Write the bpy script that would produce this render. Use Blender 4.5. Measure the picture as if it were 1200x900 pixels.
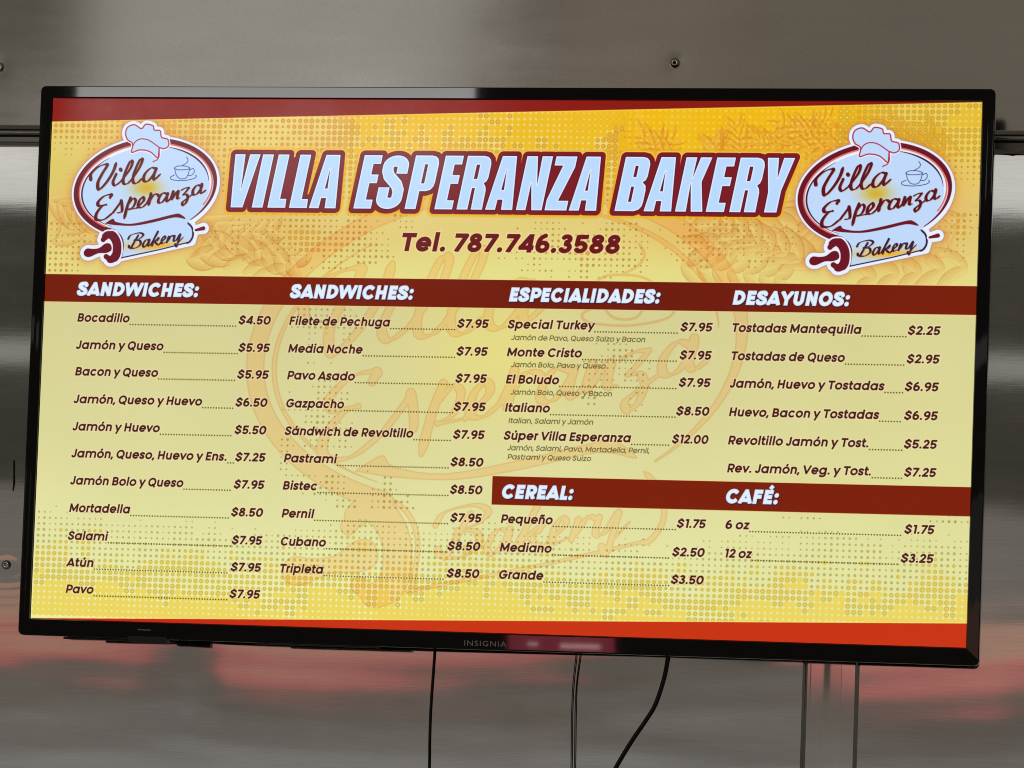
# A wall-mounted television showing a bakery menu, on stainless-steel wall panels.
import bpy, bmesh, math, random
import numpy as np
from mathutils import Matrix, Vector

scene = bpy.context.scene
for o in list(bpy.data.objects): bpy.data.objects.remove(o)
COL = scene.collection

# ---------------------------------------------------------------- camera
cam_d = bpy.data.cameras.new('camera'); cam = bpy.data.objects.new('camera', cam_d); COL.objects.link(cam)
cam_d.sensor_fit = 'HORIZONTAL'; cam_d.sensor_width = 36.0; cam_d.lens = 36.0*4500/1200
cam_d.shift_x = 0.0; cam_d.shift_y = 150.5/1200
cam_d.clip_start = .05; cam_d.clip_end = 60
cam.matrix_world = Matrix(((0.980479, -0.024726, 0.195062, 0.75081), (0.193244, -0.061963, -0.979192, -3.66626), (0.036298, 0.997772, -0.055976, -0.35328), (0, 0, 0, 1)))
scene.camera = cam

# ---------------------------------------------------------------- room light: windows, and lamps added for the reflections
world = bpy.data.worlds.new('World'); scene.world = world; world.use_nodes = True
bg = world.node_tree.nodes['Background']; bg.inputs[0].default_value = (.066, .060, .049, 1); bg.inputs[1].default_value = 1.0
YL = -4.4                         # the side of the room that the steel mirrors
def lamp(name, x0, x1, z0, z1, rad, col, y=YL):
    d = bpy.data.lights.new(name, 'AREA'); d.shape = 'RECTANGLE'; d.size = x1-x0; d.size_y = z1-z0
    d.color = col; d.energy = rad*math.pi*(x1-x0)*(z1-z0)
    o = bpy.data.objects.new(name, d); COL.objects.link(o)
    o.location = ((x0+x1)/2, y, (z0+z1)/2); o.rotation_euler = (math.radians(90), 0, 0)
    return o
lamp('window_light', -1.868, -.97, .79, 1.035, 5.6, (1, .985, .96))
lamp('upper_panel_fill', -1.90, -1.02, 1.12, 2.3, .41, (1, .97, .92))  # this and the next three: lamps added to tone the upper panel
lamp('upper_panel_fill', -1.02, 1.9, 1.12, 2.3, .128, (1, .86, .72))
lamp('upper_panel_fill', -3.2, -1.90, 1.12, 2.3, .088, (1, .90, .78))
lamp('upper_panel_fill', -.80, -.45, 1.12, 2.3, .045, (1, .60, .50), YL+.02)
lamp('window_light', -3.1, -1.978, .79, .955, .88, (1, .99, .97))
lamp('window_light', .17, 2.6, .79, .945, .84, (1, .99, .97))
lamp('steel_band_fill', -3.2, 2.6, .43, .485, .33, (1, .97, .93))  # added lamp, gives the light band mirrored in the lower steel
lamp('warm_steel_fill', -3.2, 2.6, -.08, .15, .155, (1, .91, .86))  # added lamp, lifts the warm tone further down the steel
for xa, xb, k in ((-3.2, -.50, 1.), (-.30, 2.6, 1.15)):  # added red lamps, stand in for something red mirrored in the steel
    lamp('red_band_fill', xa, xb, -.17, -.08, .40*k, (1, .56, .42))
    lamp('red_band_fill', xa, xb, -.205, -.17, .46*k, (1, .42, .33))
    lamp('red_band_fill', xa, xb, -.245, -.205, .43*k, (1, .25, .25))
    lamp('red_band_fill', xa, xb, -.262, -.245, .24*k, (1, .38, .36))
for za, zb, r_, c_ in ((-.33, -.262, .088, (1, .89, .80)), (-.375, -.33, .104, (1, .91, .85)), (-.395, -.375, .140, (1, .93, .90)), (-.43, -.395, .108, (1, .94, .91)), (-.46, -.43, .155, (1, .97, .95)), (-.48, -.46, .205, (.99, .98, 1)), (-.52, -.48, .140, (1, .97, .96)), (-.60, -.52, .19, (.99, .98, 1)), (-1.15, -.60, .165, (1, .97, .95))):
    lamp('low_steel_fill', -3.2, 2.6, za, zb, r_*(1.12 if za > -.40 else 1.32), c_)  # graded lamps added to make grey streaks in the steel below the television
lamp('chin_glint_fill', -.89, -.654, -1.80, -1.42, 2.3, (1, .13, .20))  # added lamps, unseen: red glint with pale streaks on the chin
lamp('chin_glint_fill', -.845, -.822, -1.5605, -1.5555, 6.5, (1, .75, .72), YL+.01)
lamp('chin_glint_fill', -.772, -.684, -1.5640, -1.5560, 6.5, (1, .72, .70), YL+.01)
scene.view_settings.view_transform = 'Standard'; scene.view_settings.look = 'None'
scene.view_settings.exposure = 0; scene.view_settings.gamma = 1
try: scene.view_settings.use_curve_mapping = False
except Exception: pass
scene.cycles.max_bounces = 8; scene.cycles.filter_width = 1.0
scene.cycles.sample_clamp_indirect = 4

# ---------------------------------------------------------------- helpers
def link(name, me, mat=None, parent=None):
    o = bpy.data.objects.new(name, me); COL.objects.link(o)
    if mat is not None: me.materials.append(mat)
    if parent is not None: o.parent = parent
    return o
def empty(name, loc, label=None, cat=None, kind=None):
    o = bpy.data.objects.new(name, None); COL.objects.link(o); o.location = loc; o.empty_display_size = .05
    if label: o['label'] = label
    if cat: o['category'] = cat
    if kind: o['kind'] = kind
    return o
def mesh_bm(bm, smooth=False):
    me = bpy.data.meshes.new('m'); bm.to_mesh(me); bm.free()
    if smooth:
        for p in me.polygons: p.use_smooth = True
    return me
def box_bm(x0, x1, y0, y1, z0, z1, bev=0., seg=2, bm=None):
    bm = bm or bmesh.new()
    r = bmesh.ops.create_cube(bm, size=1)
    bmesh.ops.scale(bm, vec=(x1-x0, y1-y0, z1-z0), verts=r['verts'])
    bmesh.ops.translate(bm, vec=((x0+x1)/2, (y0+y1)/2, (z0+z1)/2), verts=r['verts'])
    if bev:
        es = list({e for v in r['verts'] for e in v.link_edges})
        bmesh.ops.bevel(bm, geom=es, offset=bev, segments=seg, affect='EDGES', profile=.6)
    return bm
def sweep(profile, path_fn, n, closed=True):
    """profile rings along a closed path"""
    bm = bmesh.new(); rings = []
    for i in range(n): rings.append([bm.verts.new(path_fn(i, p)) for p in profile])
    for i in range(n if closed else n-1):
        a = rings[i]; b = rings[(i+1) % n]
        for j in range(len(profile)-1): bm.faces.new((a[j], b[j], b[j+1], a[j+1]))
    bmesh.ops.recalc_face_normals(bm, faces=bm.faces)
    return bm
def tube(pts, r, seg=10, sub=6):
    P = [Vector(p) for p in pts]; Q = []
    for i in range(len(P)-1):
        p0 = P[i-1] if i else P[0]*2-P[1]; p1 = P[i]; p2 = P[i+1]; p3 = P[i+2] if i+2 < len(P) else P[-1]*2-P[-2]
        for j in range(sub):
            t = j/sub; Q.append(.5*((2*p1)+(p2-p0)*t+(2*p0-5*p1+4*p2-p3)*t*t+(-p0+3*p1-3*p2+p3)*t**3))
    Q.append(P[-1])
    bm = bmesh.new(); rings = []
    for i, q in enumerate(Q):
        d = (Q[min(i+1, len(Q)-1)]-Q[max(i-1, 0)]).normalized(); u = d.cross(Vector((0, 1, 0))).normalized(); v = u.cross(d)
        rings.append([bm.verts.new(q+u*r*math.cos(2*math.pi*k/seg)+v*r*math.sin(2*math.pi*k/seg)) for k in range(seg)])
    for a, b in zip(rings, rings[1:]):
        for k in range(seg): bm.faces.new((a[k], a[(k+1) % seg], b[(k+1) % seg], b[k]))
    bm.faces.new(rings[0]); bm.faces.new(rings[-1]); bmesh.ops.recalc_face_normals(bm, faces=bm.faces)
    return mesh_bm(bm, True)
def lathe(prof, loc, seg=24):
    """profile (radius, y) turned about the y axis"""
    bm = bmesh.new(); rings = []
    for r, y in prof:
        rings.append([bm.verts.new((loc[0]+r*math.cos(2*math.pi*k/seg), loc[1]+y, loc[2]+r*math.sin(2*math.pi*k/seg))) for k in range(seg)] if r > 0 else [bm.verts.new((loc[0], loc[1]+y, loc[2]))])
    for a, b in zip(rings, rings[1:]):
        for k in range(seg):
            if len(b) == 1: bm.faces.new((a[k], a[(k+1) % seg], b[0]))
            elif len(a) == 1: bm.faces.new((a[0], b[k], b[(k+1) % seg]))
            else: bm.faces.new((a[k], a[(k+1) % seg], b[(k+1) % seg], b[k]))
    bmesh.ops.recalc_face_normals(bm, faces=bm.faces)
    return mesh_bm(bm, True)

# ---------------------------------------------------------------- materials
def principled(name, col, rough, metal=0., spec=.5, coat=0.):
    m = bpy.data.materials.new(name); m.use_nodes = True
    b = m.node_tree.nodes['Principled BSDF']
    b.inputs['Base Color'].default_value = (*col, 1); b.inputs['Roughness'].default_value = rough
    b.inputs['Metallic'].default_value = metal; b.inputs['Specular IOR Level'].default_value = spec
    b.inputs['Coat Weight'].default_value = coat; b.inputs['Coat Roughness'].default_value = .03
    return m, m.node_tree, b
def steel(name, col, rough, grain=(1400, 1400, 60), streak=.10, fine=.00001, rings=(), blotch=.06):
    m, nt, b = principled(name, col, rough, 1.0)
    N = nt.nodes; L = nt.links
    tc = N.new('ShaderNodeTexCoord')
    def noise(scale, detail=3., rough_=.55, sz=1.):
        mp = N.new('ShaderNodeMapping'); mp.inputs['Scale'].default_value = scale; L.new(tc.outputs['Object'], mp.inputs[0])
        n = N.new('ShaderNodeTexNoise'); n.inputs['Scale'].default_value = sz; n.inputs['Detail'].default_value = detail; n.inputs['Roughness'].default_value = rough_
        L.new(mp.outputs[0], n.inputs['Vector']); return n.outputs[0]
    g = noise(grain, 2.); blot = noise((7, 7, 11), 5., .6); smear = noise((5, 5, 34), 4., .6)
    def math_(op, a, b_=None, c=None):
        n = N.new('ShaderNodeMath'); n.operation = op
        for i, v in enumerate((a, b_, c)):
            if v is None: continue
            if isinstance(v, (int, float)): n.inputs[i].default_value = v
            else: L.new(v, n.inputs[i])
        return n.outputs[0]
    # colour: brushed grain and old smears
    mr = math_('ADD', math_('MULTIPLY', math_('SUBTRACT', g, .5), streak*2), math_('MULTIPLY', math_('SUBTRACT', blot, .5), blotch*3))
    mr = math_('ADD', mr, math_('MULTIPLY', math_('SUBTRACT', smear, .5), blotch*3))
    v = math_('ADD', mr, 1.0)
    mix = N.new('ShaderNodeVectorMath'); mix.operation = 'SCALE'; mix.inputs[0].default_value = col; L.new(v, mix.inputs['Scale'])
    L.new(mix.outputs[0], b.inputs['Base Color'])
    r = math_('ADD', math_('MULTIPLY', math_('SUBTRACT', blot, .5), rough*.9), math_('ADD', math_('MULTIPLY', math_('SUBTRACT', smear, .5), rough*.7), rough))
    L.new(math_('MAXIMUM', r, .012), b.inputs['Roughness'])
    h = math_('MULTIPLY', g, 1.0)
    bp = N.new('ShaderNodeBump'); bp.inputs['Strength'].default_value = 1; bp.inputs['Distance'].default_value = fine
    L.new(h, bp.inputs['Height']); last = bp.outputs[0]
    if rings:
        sep = N.new('ShaderNodeSeparateXYZ'); L.new(tc.outputs['Object'], sep.inputs[0]); tot = None
        for cx, cz, sx, k, R, amp in rings:
            dx = math_('MULTIPLY', math_('SUBTRACT', sep.outputs[0], cx), sx); dz = math_('SUBTRACT', sep.outputs[2], cz)
            d = math_('SQRT', math_('ADD', math_('MULTIPLY', dx, dx), math_('MULTIPLY', dz, dz)))
            w = math_('MULTIPLY', math_('SINE', math_('MULTIPLY', d, k)), amp)
            fo = math_('MAXIMUM', math_('SUBTRACT', 1.0, math_('DIVIDE', d, R)), 0.0)
            q = math_('MULTIPLY', w, fo); tot = q if tot is None else math_('ADD', tot, q)
        b2 = N.new('ShaderNodeBump'); b2.inputs['Strength'].default_value = 1; b2.inputs['Distance'].default_value = 1.0
        L.new(tot, b2.inputs['Height']); L.new(last, b2.inputs['Normal']); last = b2.outputs[0]
    L.new(last, b.inputs['Normal'])
    return m
M_low = steel('steel_lower', (.60, .585, .56), .044, (26, 26, 1100), .12, .0000018, [(-.5217, -.2057, .55, 760., .085, .0000085)], .10)
M_up = steel('steel_upper', (.56, .54, .50), .10, (900, 900, 900), .14, .000003, (), .05)
M_strip = steel('steel_strip', (.62, .60, .57), .05, (900, 900, 30), .05, .0000015, (), .05)
M_dark, _, _ = principled('seam_dark', (.016, .014, .012), .6)
M_trim = steel('steel_trim', (.20, .19, .17), .28, (60, 60, 900), .05, .00001, (), .1)
M_hem = steel('steel_hem', (.50, .49, .46), .22, (60, 60, 900), .05, .00001, (), .05)
M_rivet = steel('rivet_steel', (.72, .70, .66), .16, (900, 900, 900), .1, .00001, (), .05)
M_gloss, nt, b = principled('gloss_black_plastic', (.0018, .0018, .002), .055, 0, .5, .2)
n = nt.nodes.new('ShaderNodeTexNoise'); n.inputs['Scale'].default_value = 30; n.inputs['Detail'].default_value = 4
cr = nt.nodes.new('ShaderNodeMapRange'); cr.inputs['To Min'].default_value = .016; cr.inputs['To Max'].default_value = .034
nt.links.new(n.outputs[0], cr.inputs['Value']); nt.links.new(cr.outputs[0], b.inputs['Roughness'])
M_satin, _, _ = principled('satin_black_plastic', (.005, .005, .005), .4)
M_cable, _, _ = principled('cable_rubber', (.004, .004, .004), .38, 0, .5)
M_grey, _, _ = principled('grey_print', (.55, .54, .54), .4)
# ---------------------------------------------------------------- menu artwork, drawn in code
# screen space: 1920 x 1080 units, y down.  SC = pixels per unit.
SC = 1.28
SW, SH = int(1920*SC), int(1080*SC)
CV = np.zeros((SH, SW, 3), np.float32)

def reg(x0, y0, x1, y1):
    a = max(0, int(x0*SC)); b = min(SW, int(x1*SC)+2); c = max(0, int(y0*SC)); d = min(SH, int(y1*SC)+2)
    if b <= a or d <= c: return None
    X, Y = np.meshgrid((np.arange(a, b)+.5)/SC, (np.arange(c, d)+.5)/SC)
    return (slice(c, d), slice(a, b)), X.astype(np.float32), Y.astype(np.float32)
def paint(sl, col, al):
    al = np.clip(al, 0, 1)[..., None]
    CV[sl] = CV[sl]*(1-al) + np.asarray(col, np.float32)*al
def multiply(sl, col, al):
    al = np.clip(al, 0, 1)[..., None]
    CV[sl] = CV[sl]*(1-al+np.asarray(col, np.float32)*al)
def C(r, g, b): return (r/255., g/255., b/255.)
def cover(d, soft=1.0): return np.clip(.5 - d*SC/soft, 0, 1)
def sstep(a, b, x):
    t = np.clip((x-a)/(b-a), 0, 1); return t*t*(3-2*t)

def noise(X, Y, f, seed):
    x = X*f+seed*17.3; y = Y*f+seed*7.7
    xi = np.floor(x); yi = np.floor(y); fx = x-xi; fy = y-yi
    fx = fx*fx*(3-2*fx); fy = fy*fy*(3-2*fy)
    def h(a, b):
        n = np.sin(a*127.1+b*311.7+seed*13.7)*43758.5453
        return n-np.floor(n)
    return (h(xi, yi)*(1-fx)+h(xi+1, yi)*fx)*(1-fy)+(h(xi, yi+1)*(1-fx)+h(xi+1, yi+1)*fx)*fy

def d_seg(X, Y, a, b, ra, rb=None, butt0=False, butt1=False):
    if rb is None: rb = ra
    dx, dy = b[0]-a[0], b[1]-a[1]; L = math.hypot(dx, dy) or 1e-9
    ux, uy = dx/L, dy/L
    al = (X-a[0])*ux+(Y-a[1])*uy; pe = np.abs((X-a[0])*-uy+(Y-a[1])*ux)
    t = np.clip(al/L, 0, 1)
    d = np.hypot(al-t*L, pe)-(ra+(rb-ra)*t)
    if butt0: d = np.where(al < 0, np.maximum(pe-ra, -al), d)
    if butt1: d = np.where(al > L, np.maximum(pe-rb, al-L), d)
    if butt0 or butt1:
        if butt0: d = np.where(al >= 0, np.maximum(d, -al), d)
    return d
def d_line(X, Y, pts, r, butt=(True, True), closed=False):
    """union of strokes along pts; r is a number or a list of radii"""
    n = len(pts); rr = r if hasattr(r, '__len__') else [r]*n
    D = None
    for i in range(n-1 + (1 if closed else 0)):
        j = (i+1) % n
        d = d_seg(X, Y, pts[i], pts[j], rr[i], rr[j], butt[0] and i == 0 and not closed, butt[1] and i == n-2 and not closed)
        D = d if D is None else np.minimum(D, d)
    return D
def d_poly(X, Y, pts):
    n = len(pts); D = np.full(X.shape, 1e9, np.float32); ins = np.zeros(X.shape, bool)
    for i in range(n):
        a = pts[i]; b = pts[(i+1) % n]
        D = np.minimum(D, d_seg(X, Y, a, b, 0))
        if a[1] != b[1]:
            c = ((a[1] > Y) != (b[1] > Y)) & (X < (b[0]-a[0])*(Y-a[1])/(b[1]-a[1])+a[0])
            ins ^= c
    return np.where(ins, -D, D)
def spline(P, k=8, closed=False):
    P = [np.array(p, float) for p in P]; n = len(P); out = []
    for i in range(n if closed else n-1):
        p0 = P[i-1] if (i > 0 or closed) else 2*P[0]-P[1]
        p1 = P[i]; p2 = P[(i+1) % n]
        p3 = P[(i+2) % n] if (i+2 < n or closed) else 2*P[-1]-P[-2]
        for j in range(k):
            t = j/k
            out.append(.5*((2*p1)+(-p0+p2)*t+(2*p0-5*p1+4*p2-p3)*t*t+(-p0+3*p1-3*p2+p3)*t**3))
    if not closed: out.append(P[-1])
    return out

# ---------------------------------------------------------------- geometric sans alphabet (strokes)
CAP, XH, ASC = .70, .55, .74
def glyph(ch, w):
    """returns (strokes, advance). stroke = (points, butt0, butt1); a dot = ('dot', x, y, r)"""
    h = w/2
    def E(cx, cy, rx, ry, a0=0, a1=360, n=20, b=(True, True)):
        full = abs(a1-a0) >= 360; m = max(6, int(n*abs(a1-a0)/360)+2)
        p = [(cx+(rx-h)*math.cos(math.radians(a0+(a1-a0)*i/m)), cy+(ry-h)*math.sin(math.radians(a0+(a1-a0)*i/m))) for i in range(m+1)]
        return (p, b[0] and not full, b[1] and not full)
    def L(*p, b=(True, True)): return (list(p), b[0], b[1])
    def arc(cx, cy, rx, ry, a0, a1, n=10): return [(cx+rx*math.cos(math.radians(a0+(a1-a0)*i/n)), cy+ry*math.sin(math.radians(a0+(a1-a0)*i/n))) for i in range(n+1)]
    acc = None
    base = {'á': 'a', 'é': 'e', 'í': 'ı', 'ó': 'o', 'ú': 'u', 'ñ': 'n', 'É': 'E'}.get(ch)
    if base: acc, ch = ch, base
    x = XH; R = .295; s = []; C_ = CAP
    if ch in 'aodqbpgce':
        if ch in 'oce': cx = R+.03
        elif ch in 'adqg': cx = R+.03
        else: cx = .065+R
        if ch == 'e':
            s.append(E(cx, x/2, R-.005, x/2+.012, 0, 318, b=(True, True))); s.append(L((cx-R+h, x/2-.012), (cx+R-.012, x/2-.012))); adv = 2*R+.055
            s[0] = E(cx, x/2, R-.005, x/2+.012, -3, 322)
            s[1] = L((cx-R+h, x/2-.005), (cx+R-.01, x/2-.005))
            if w < .09: pass
        elif ch == 'c': s.append(E(cx, x/2, R-.005, x/2+.012, 38, 322)); adv = 2*R+.03
        else:
            s.append(E(cx, x/2, R, x/2+.012)); adv = 2*R+.06
            xr = cx+R-h+.01; xl = cx-R+h-.01
            if ch == 'a': s.append(L((xr, 0), (xr, x))); adv = 2*R+.105
            if ch == 'd': s.append(L((xr, 0), (xr, ASC))); adv = 2*R+.105
            if ch == 'q': s.append(L((xr, -.205), (xr, x))); adv = 2*R+.105
            if ch == 'g':
                s.append((([(xr, x), (xr, .02)] + arc(cx, 0, xr-cx, .225-h, 0, -150, 12)[1:]), True, True)); adv = 2*R+.105
            if ch == 'b': s.append(L((xl, 0), (xl, ASC))); adv = 2*R+.105
            if ch == 'p': s.append(L((xl, -.205), (xl, x))); adv = 2*R+.105
    elif ch in 'nhmru':
        xl = .065+h; wn = .49
        if ch == 'm':
            r_ = .385
            for k in (0, 1):
                a = xl+k*(r_-.0); s.append(([(a+r_, 0)]+arc(a+r_/2, x-.20, r_/2, .21-h, 0, 180, 12), True, False))
                s[-1] = ([(a+r_, 0), (a+r_, x-.2)]+arc(a+r_/2, x-.20, r_/2, .212-h, 0, 180, 12)[1:], True, False)
            s.append(L((xl, 0), (xl, x))); adv = xl+2*r_+h+.06
        elif ch == 'u':
            xr = xl+wn-w
            s.append(([(xl, x), (xl, .2)]+arc((xl+xr)/2, .2, (xr-xl)/2, .212-h, 180, 360, 12)[1:], True, False)); s.append(L((xr, 0), (xr, x))); adv = xr+h+.065
        elif ch == 'r':
            s.append(L((xl, 0), (xl, x))); s.append((arc(xl+.19, x-.22, .19, .23-h, 180, 92, 8), False, True)); adv = .37
        else:
            xr = xl+wn-w
            s.append(([(xr, 0), (xr, x-.2)]+arc((xl+xr)/2, x-.2, (xr-xl)/2, .212-h, 0, 180, 12)[1:], True, False))
            s.append(L((xl, 0), (xl, ASC if ch == 'h' else x))); adv = xr+h+.06
    elif ch in 'iılj':
        s.append(L((.065+h, 0), (.065+h, ASC if ch == 'l' else x))); adv = .13+w
        if ch == 'i': s.append(('dot', .065+h, x+.14, h*1.18))
    elif ch == 't': s.append(L((.05+.1, 0.13), (.15, .70))); s[-1] = ([(.15, .70), (.15, .16)]+arc(.15+.13, .16, .13, .16-h, 180, 270, 6)[1:]+[(.345, h)], True, True); s.append(L((.02, x-h), (.335, x-h))); adv = .365
    elif ch == 'f': s.append(L((.15, 0), (.15, .6))); s.append(L((.02, x-h), (.33, x-h))); s.append((arc(.29, .6, .14, .14-h*.6, 180, 90, 6), False, True)); adv = .34
    elif ch == 's':
        s.append((spline([(.40, .405), (.33, .475), (.235, x+.01-h), (.125, .455), (.115, .355), (.225, .285), (.35, .215), (.365, .11), (.26, h-.01), (.14, .06+h*.3), (.08, .155)], 4), True, True)); adv = .49
    elif ch == 'v': s += [L((.055, x), (.275, h*.8), b=(True, False)), L((.275, h*.8), (.495, x), b=(False, True))]; adv = .55
    elif ch == 'y': s += [L((.055, x), (.29, .06), b=(True, False)), L((.505, x), (.18, -.205), b=(True, True))]; adv = .56
    elif ch == 'w': s += [L((.05, x), (.22, h), b=(True, False)), L((.22, h), (.40, x)), L((.40, x), (.58, h), b=(False, False)), L((.58, h), (.75, x), b=(False, True))]; adv = .80
    elif ch == 'z': s += [L((.05, x-h), (.44, x-h)), L((.04, h), (.45, h)), L((.385, x-h), (.105, h), b=(False, False))]; adv = .49
    elif ch == 'k': s += [L((.065+h, 0), (.065+h, ASC)), L((.44, x), (.17, .24)), L((.24, .31), (.455, 0))]; adv = .49
    elif ch == 'x': s += [L((.06, x), (.44, 0)), L((.44, x), (.06, 0))]; adv = .5
    # capitals
    elif ch == 'A': s += [L((.065, 0), (.345, C_-h*.6), b=(True, False)), L((.345, C_-h*.6), (.625, 0), b=(False, True)), L((.16, .17), (.53, .17))]; adv = .69
    elif ch == 'B':
        xl = .07+h; s.append(L((xl, 0), (xl, C_)))
        s.append(([(xl, C_-h), (.35, C_-h)]+arc(.35, C_-h-(C_/2-h)/2-.0, .165-h*.3, (C_/2-h)/2, 90, -90, 10)[1:]+[(xl, C_/2)], True, True))
        s.append(([(xl, C_/2+.0), (.37, C_/2)]+arc(.37, C_/4+h/2, .19-h*.3, (C_/2-h)/2, 90, -90, 10)[1:]+[(xl, h)], True, True)); adv = .65
    elif ch == 'C': s.append(E(.385, C_/2, .35, C_/2+.012, 38, 322)); adv = .72
    elif ch == 'G': s.append(E(.385, C_/2, .35, C_/2+.012, 36, 352)); s.append(L((.38, .325), (.735, .325))); adv = .77
    elif ch == 'Q': s.append(E(.385, C_/2, .35, C_/2+.012)); s.append(L((.42, .20), (.66, -.06))); adv = .775
    elif ch == 'O': s.append(E(.385, C_/2, .35, C_/2+.012)); adv = .77
    elif ch == 'D':
        xl = .07+h; s.append(L((xl, 0), (xl, C_))); s.append(([(xl, C_-h), (.30, C_-h)]+arc(.30, C_/2, .36-h, C_/2-h, 90, -90, 14)[1:]+[(xl, h)], True, True)); adv = .70
    elif ch in 'EF':
        xl = .07+h; s += [L((xl, 0), (xl, C_)), L((xl, C_-h), (.50, C_-h)), L((xl, C_/2+.005), (.465, C_/2+.005))]
        if ch == 'E': s.append(L((xl, h), (.50, h)))
        adv = .55
    elif ch == 'H': s += [L((.07+h, 0), (.07+h, C_)), L((.62-h, 0), (.62-h, C_)), L((.07+h, C_/2), (.62-h, C_/2))]; adv = .69
    elif ch == 'I': s.append(L((.07+h, 0), (.07+h, C_))); adv = .14+w
    elif ch == 'J': s.append(([(.43-h, C_), (.43-h, .19)]+arc(.225, .19, .205-h, .2-h, 0, -165, 12)[1:], True, True)); adv = .49
    elif ch == 'L': s += [L((.07+h, 0), (.07+h, C_)), L((.07+h, h), (.44, h))]; adv = .47
    elif ch == 'M': s += [L((.07+h, 0), (.07+h, C_)), L((.80-h, 0), (.80-h, C_)), L((.07+h*.9, C_-h*.5), (.435, .14), b=(False, False)), L((.435, .14), (.80-h*.9, C_-h*.5), b=(False, False))]; adv = .87
    elif ch == 'N': s += [L((.07+h, 0), (.07+h, C_)), L((.62-h, 0), (.62-h, C_)), L((.07+h, C_-h*.8), (.62-h, h*.8), b=(False, False))]; adv = .69
    elif ch in 'PR':
        xl = .07+h; q = .375; s.append(L((xl, 0), (xl, C_)))
        cy = (C_-h+.275)/2; ry = (C_-h-.275)/2
        s.append(([(xl, C_-h), (q-.02, C_-h)]+arc(q-.02, cy, .205-h*.35, ry, 90, -90, 12)[1:]+[(xl, .275)], True, True)); adv = .61
        if ch == 'R': s.append(L((.33, .29), (.50, 0))); adv = .625
    elif ch == 'S':
        s.append((spline([(.49, .51), (.42, .61), (.30, C_+.01-h), (.155, .59), (.13, .47), (.28, .37), (.44, .285), (.485, .16), (.32, h-.01), (.15, .08+h*.3), (.085, .21)], 4), True, True)); adv = .60
    elif ch == 'T': s += [L((.30, 0), (.30, C_-h)), L((.03, C_-h), (.57, C_-h))]; adv = .58
    elif ch == 'U': s.append(([(.065+h, C_), (.065+h, .27)]+arc(.335, .27, .27-h, .28-h, 180, 360, 14)[1:]+[(.605-h, C_)], True, True)); adv = .67
    elif ch == 'V': s += [L((.06, C_), (.34, h*.7), b=(True, False)), L((.34, h*.7), (.62, C_), b=(False, True))]; adv = .68
    elif ch == 'Y': s += [L((.05, C_), (.32, .30), b=(True, False)), L((.59, C_), (.32, .30), b=(True, False)), L((.32, .3), (.32, 0), b=(False, True))]; adv = .63
    elif ch == 'W': s += [L((.06, C_), (.25, h), b=(True, False)), L((.25, h), (.485, C_-h*.3), b=(False, False)), L((.485, C_-h*.3), (.72, h), b=(False, False)), L((.72, h), (.91, C_), b=(False, True))]; adv = .97
    # digits
    elif ch == '0': s.append(E(.315, C_/2, .275, C_/2+.01)); adv = .63
    elif ch == '1': s += [L((.24, 0), (.24, C_-h)), L((.06, C_-h), (.24+h, C_-h))]; adv = .37
    elif ch == '2': s.append((arc(.27, .475, .225-h, .235-h, 170, -28, 12)+[(.12, h)], True, False)); s.append(L((.05, h), (.50, h))); adv = .54
    elif ch == '3': s.append((arc(.255, .52, .205-h, .19-h, 160, -80, 12), True, False)); s.append((arc(.255, .205, .235-h, .217-h, 85, -165, 14), False, True)); adv = .53
    elif ch == '4': s += [L((.42, 0), (.42, C_), b=(True, True)), L((.04, .16+h*.3), (.55, .16+h*.3)), L((.40, C_-h*.7), (.10, .18), b=(False, False))]; adv = .58
    elif ch == '5': s += [L((.12, C_-h), (.49, C_-h)), L((.14, C_-h), (.105+h*.3, .33), b=(False, False)), (arc(.27, .225, .245-h, .235-h, 140, -160, 14), False, True)]; adv = .55
    elif ch == '6': s.append(E(.29, .225, .245, .235)); s.append((spline([(.07+h*.6, .24), (.10+h*.4, .42), (.20, .57), (.36, C_-.01-h*.3)], 4), False, True)); adv = .57
    elif ch == '9': s.append(E(.29, C_-.225, .245, .235)); s.append((spline([(.51-h*.6, C_-.24), (.48-h*.4, C_-.42), (.38, C_-.57), (.22, .01+h*.3)], 4), False, True)); adv = .57
    elif ch == '7': s += [L((.04, C_-h), (.48, C_-h)), L((.435, C_-h), (.16, 0), b=(False, True))]; adv = .50
    elif ch == '8': s += [E(.285, .52, .215, .19), E(.285, .205, .245, .217)]; adv = .57
    elif ch == '$':
        s.append((spline([(.49, .51), (.42, .60), (.30, C_-.015-h), (.165, .575), (.14, .47), (.28, .37), (.44, .285), (.475, .17), (.32, h+.015), (.15, .09+h*.3), (.085, .21)], 4), True, True)); s.append(L((.30, .60), (.30, C_+.045))); s.append(L((.30, -.045), (.30, .09))); adv = .60
    elif ch == '.': s.append(('dot', .05+h*1.15, h*1.1, h*1.15)); adv = .10+h*2.3
    elif ch == ':': s += [('dot', .05+h*1.15, h*1.1, h*1.15), ('dot', .05+h*1.15, .44, h*1.15)]; adv = .10+h*2.3
    elif ch == ',': s.append(L((.06+h, .13), (.045, -.10))); adv = .20
    elif ch == ' ': adv = .22
    else: raise ValueError(ch)
    if acc and acc in 'áéíóúÉ':
        cx = {'a': .33, 'e': .32, 'o': .32, 'ı': .11, 'u': .32, 'E': .33}[ch]; top = C_ if ch == 'E' else x
        s.append(L((cx-.015, top+.06), (cx+.09, top+.21)))
    if acc == 'ñ': s.append((spline([(.15, x+.085), (.23, x+.15), (.34, x+.105), (.43, x+.17)], 4), True, True))
    return s, adv

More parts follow.
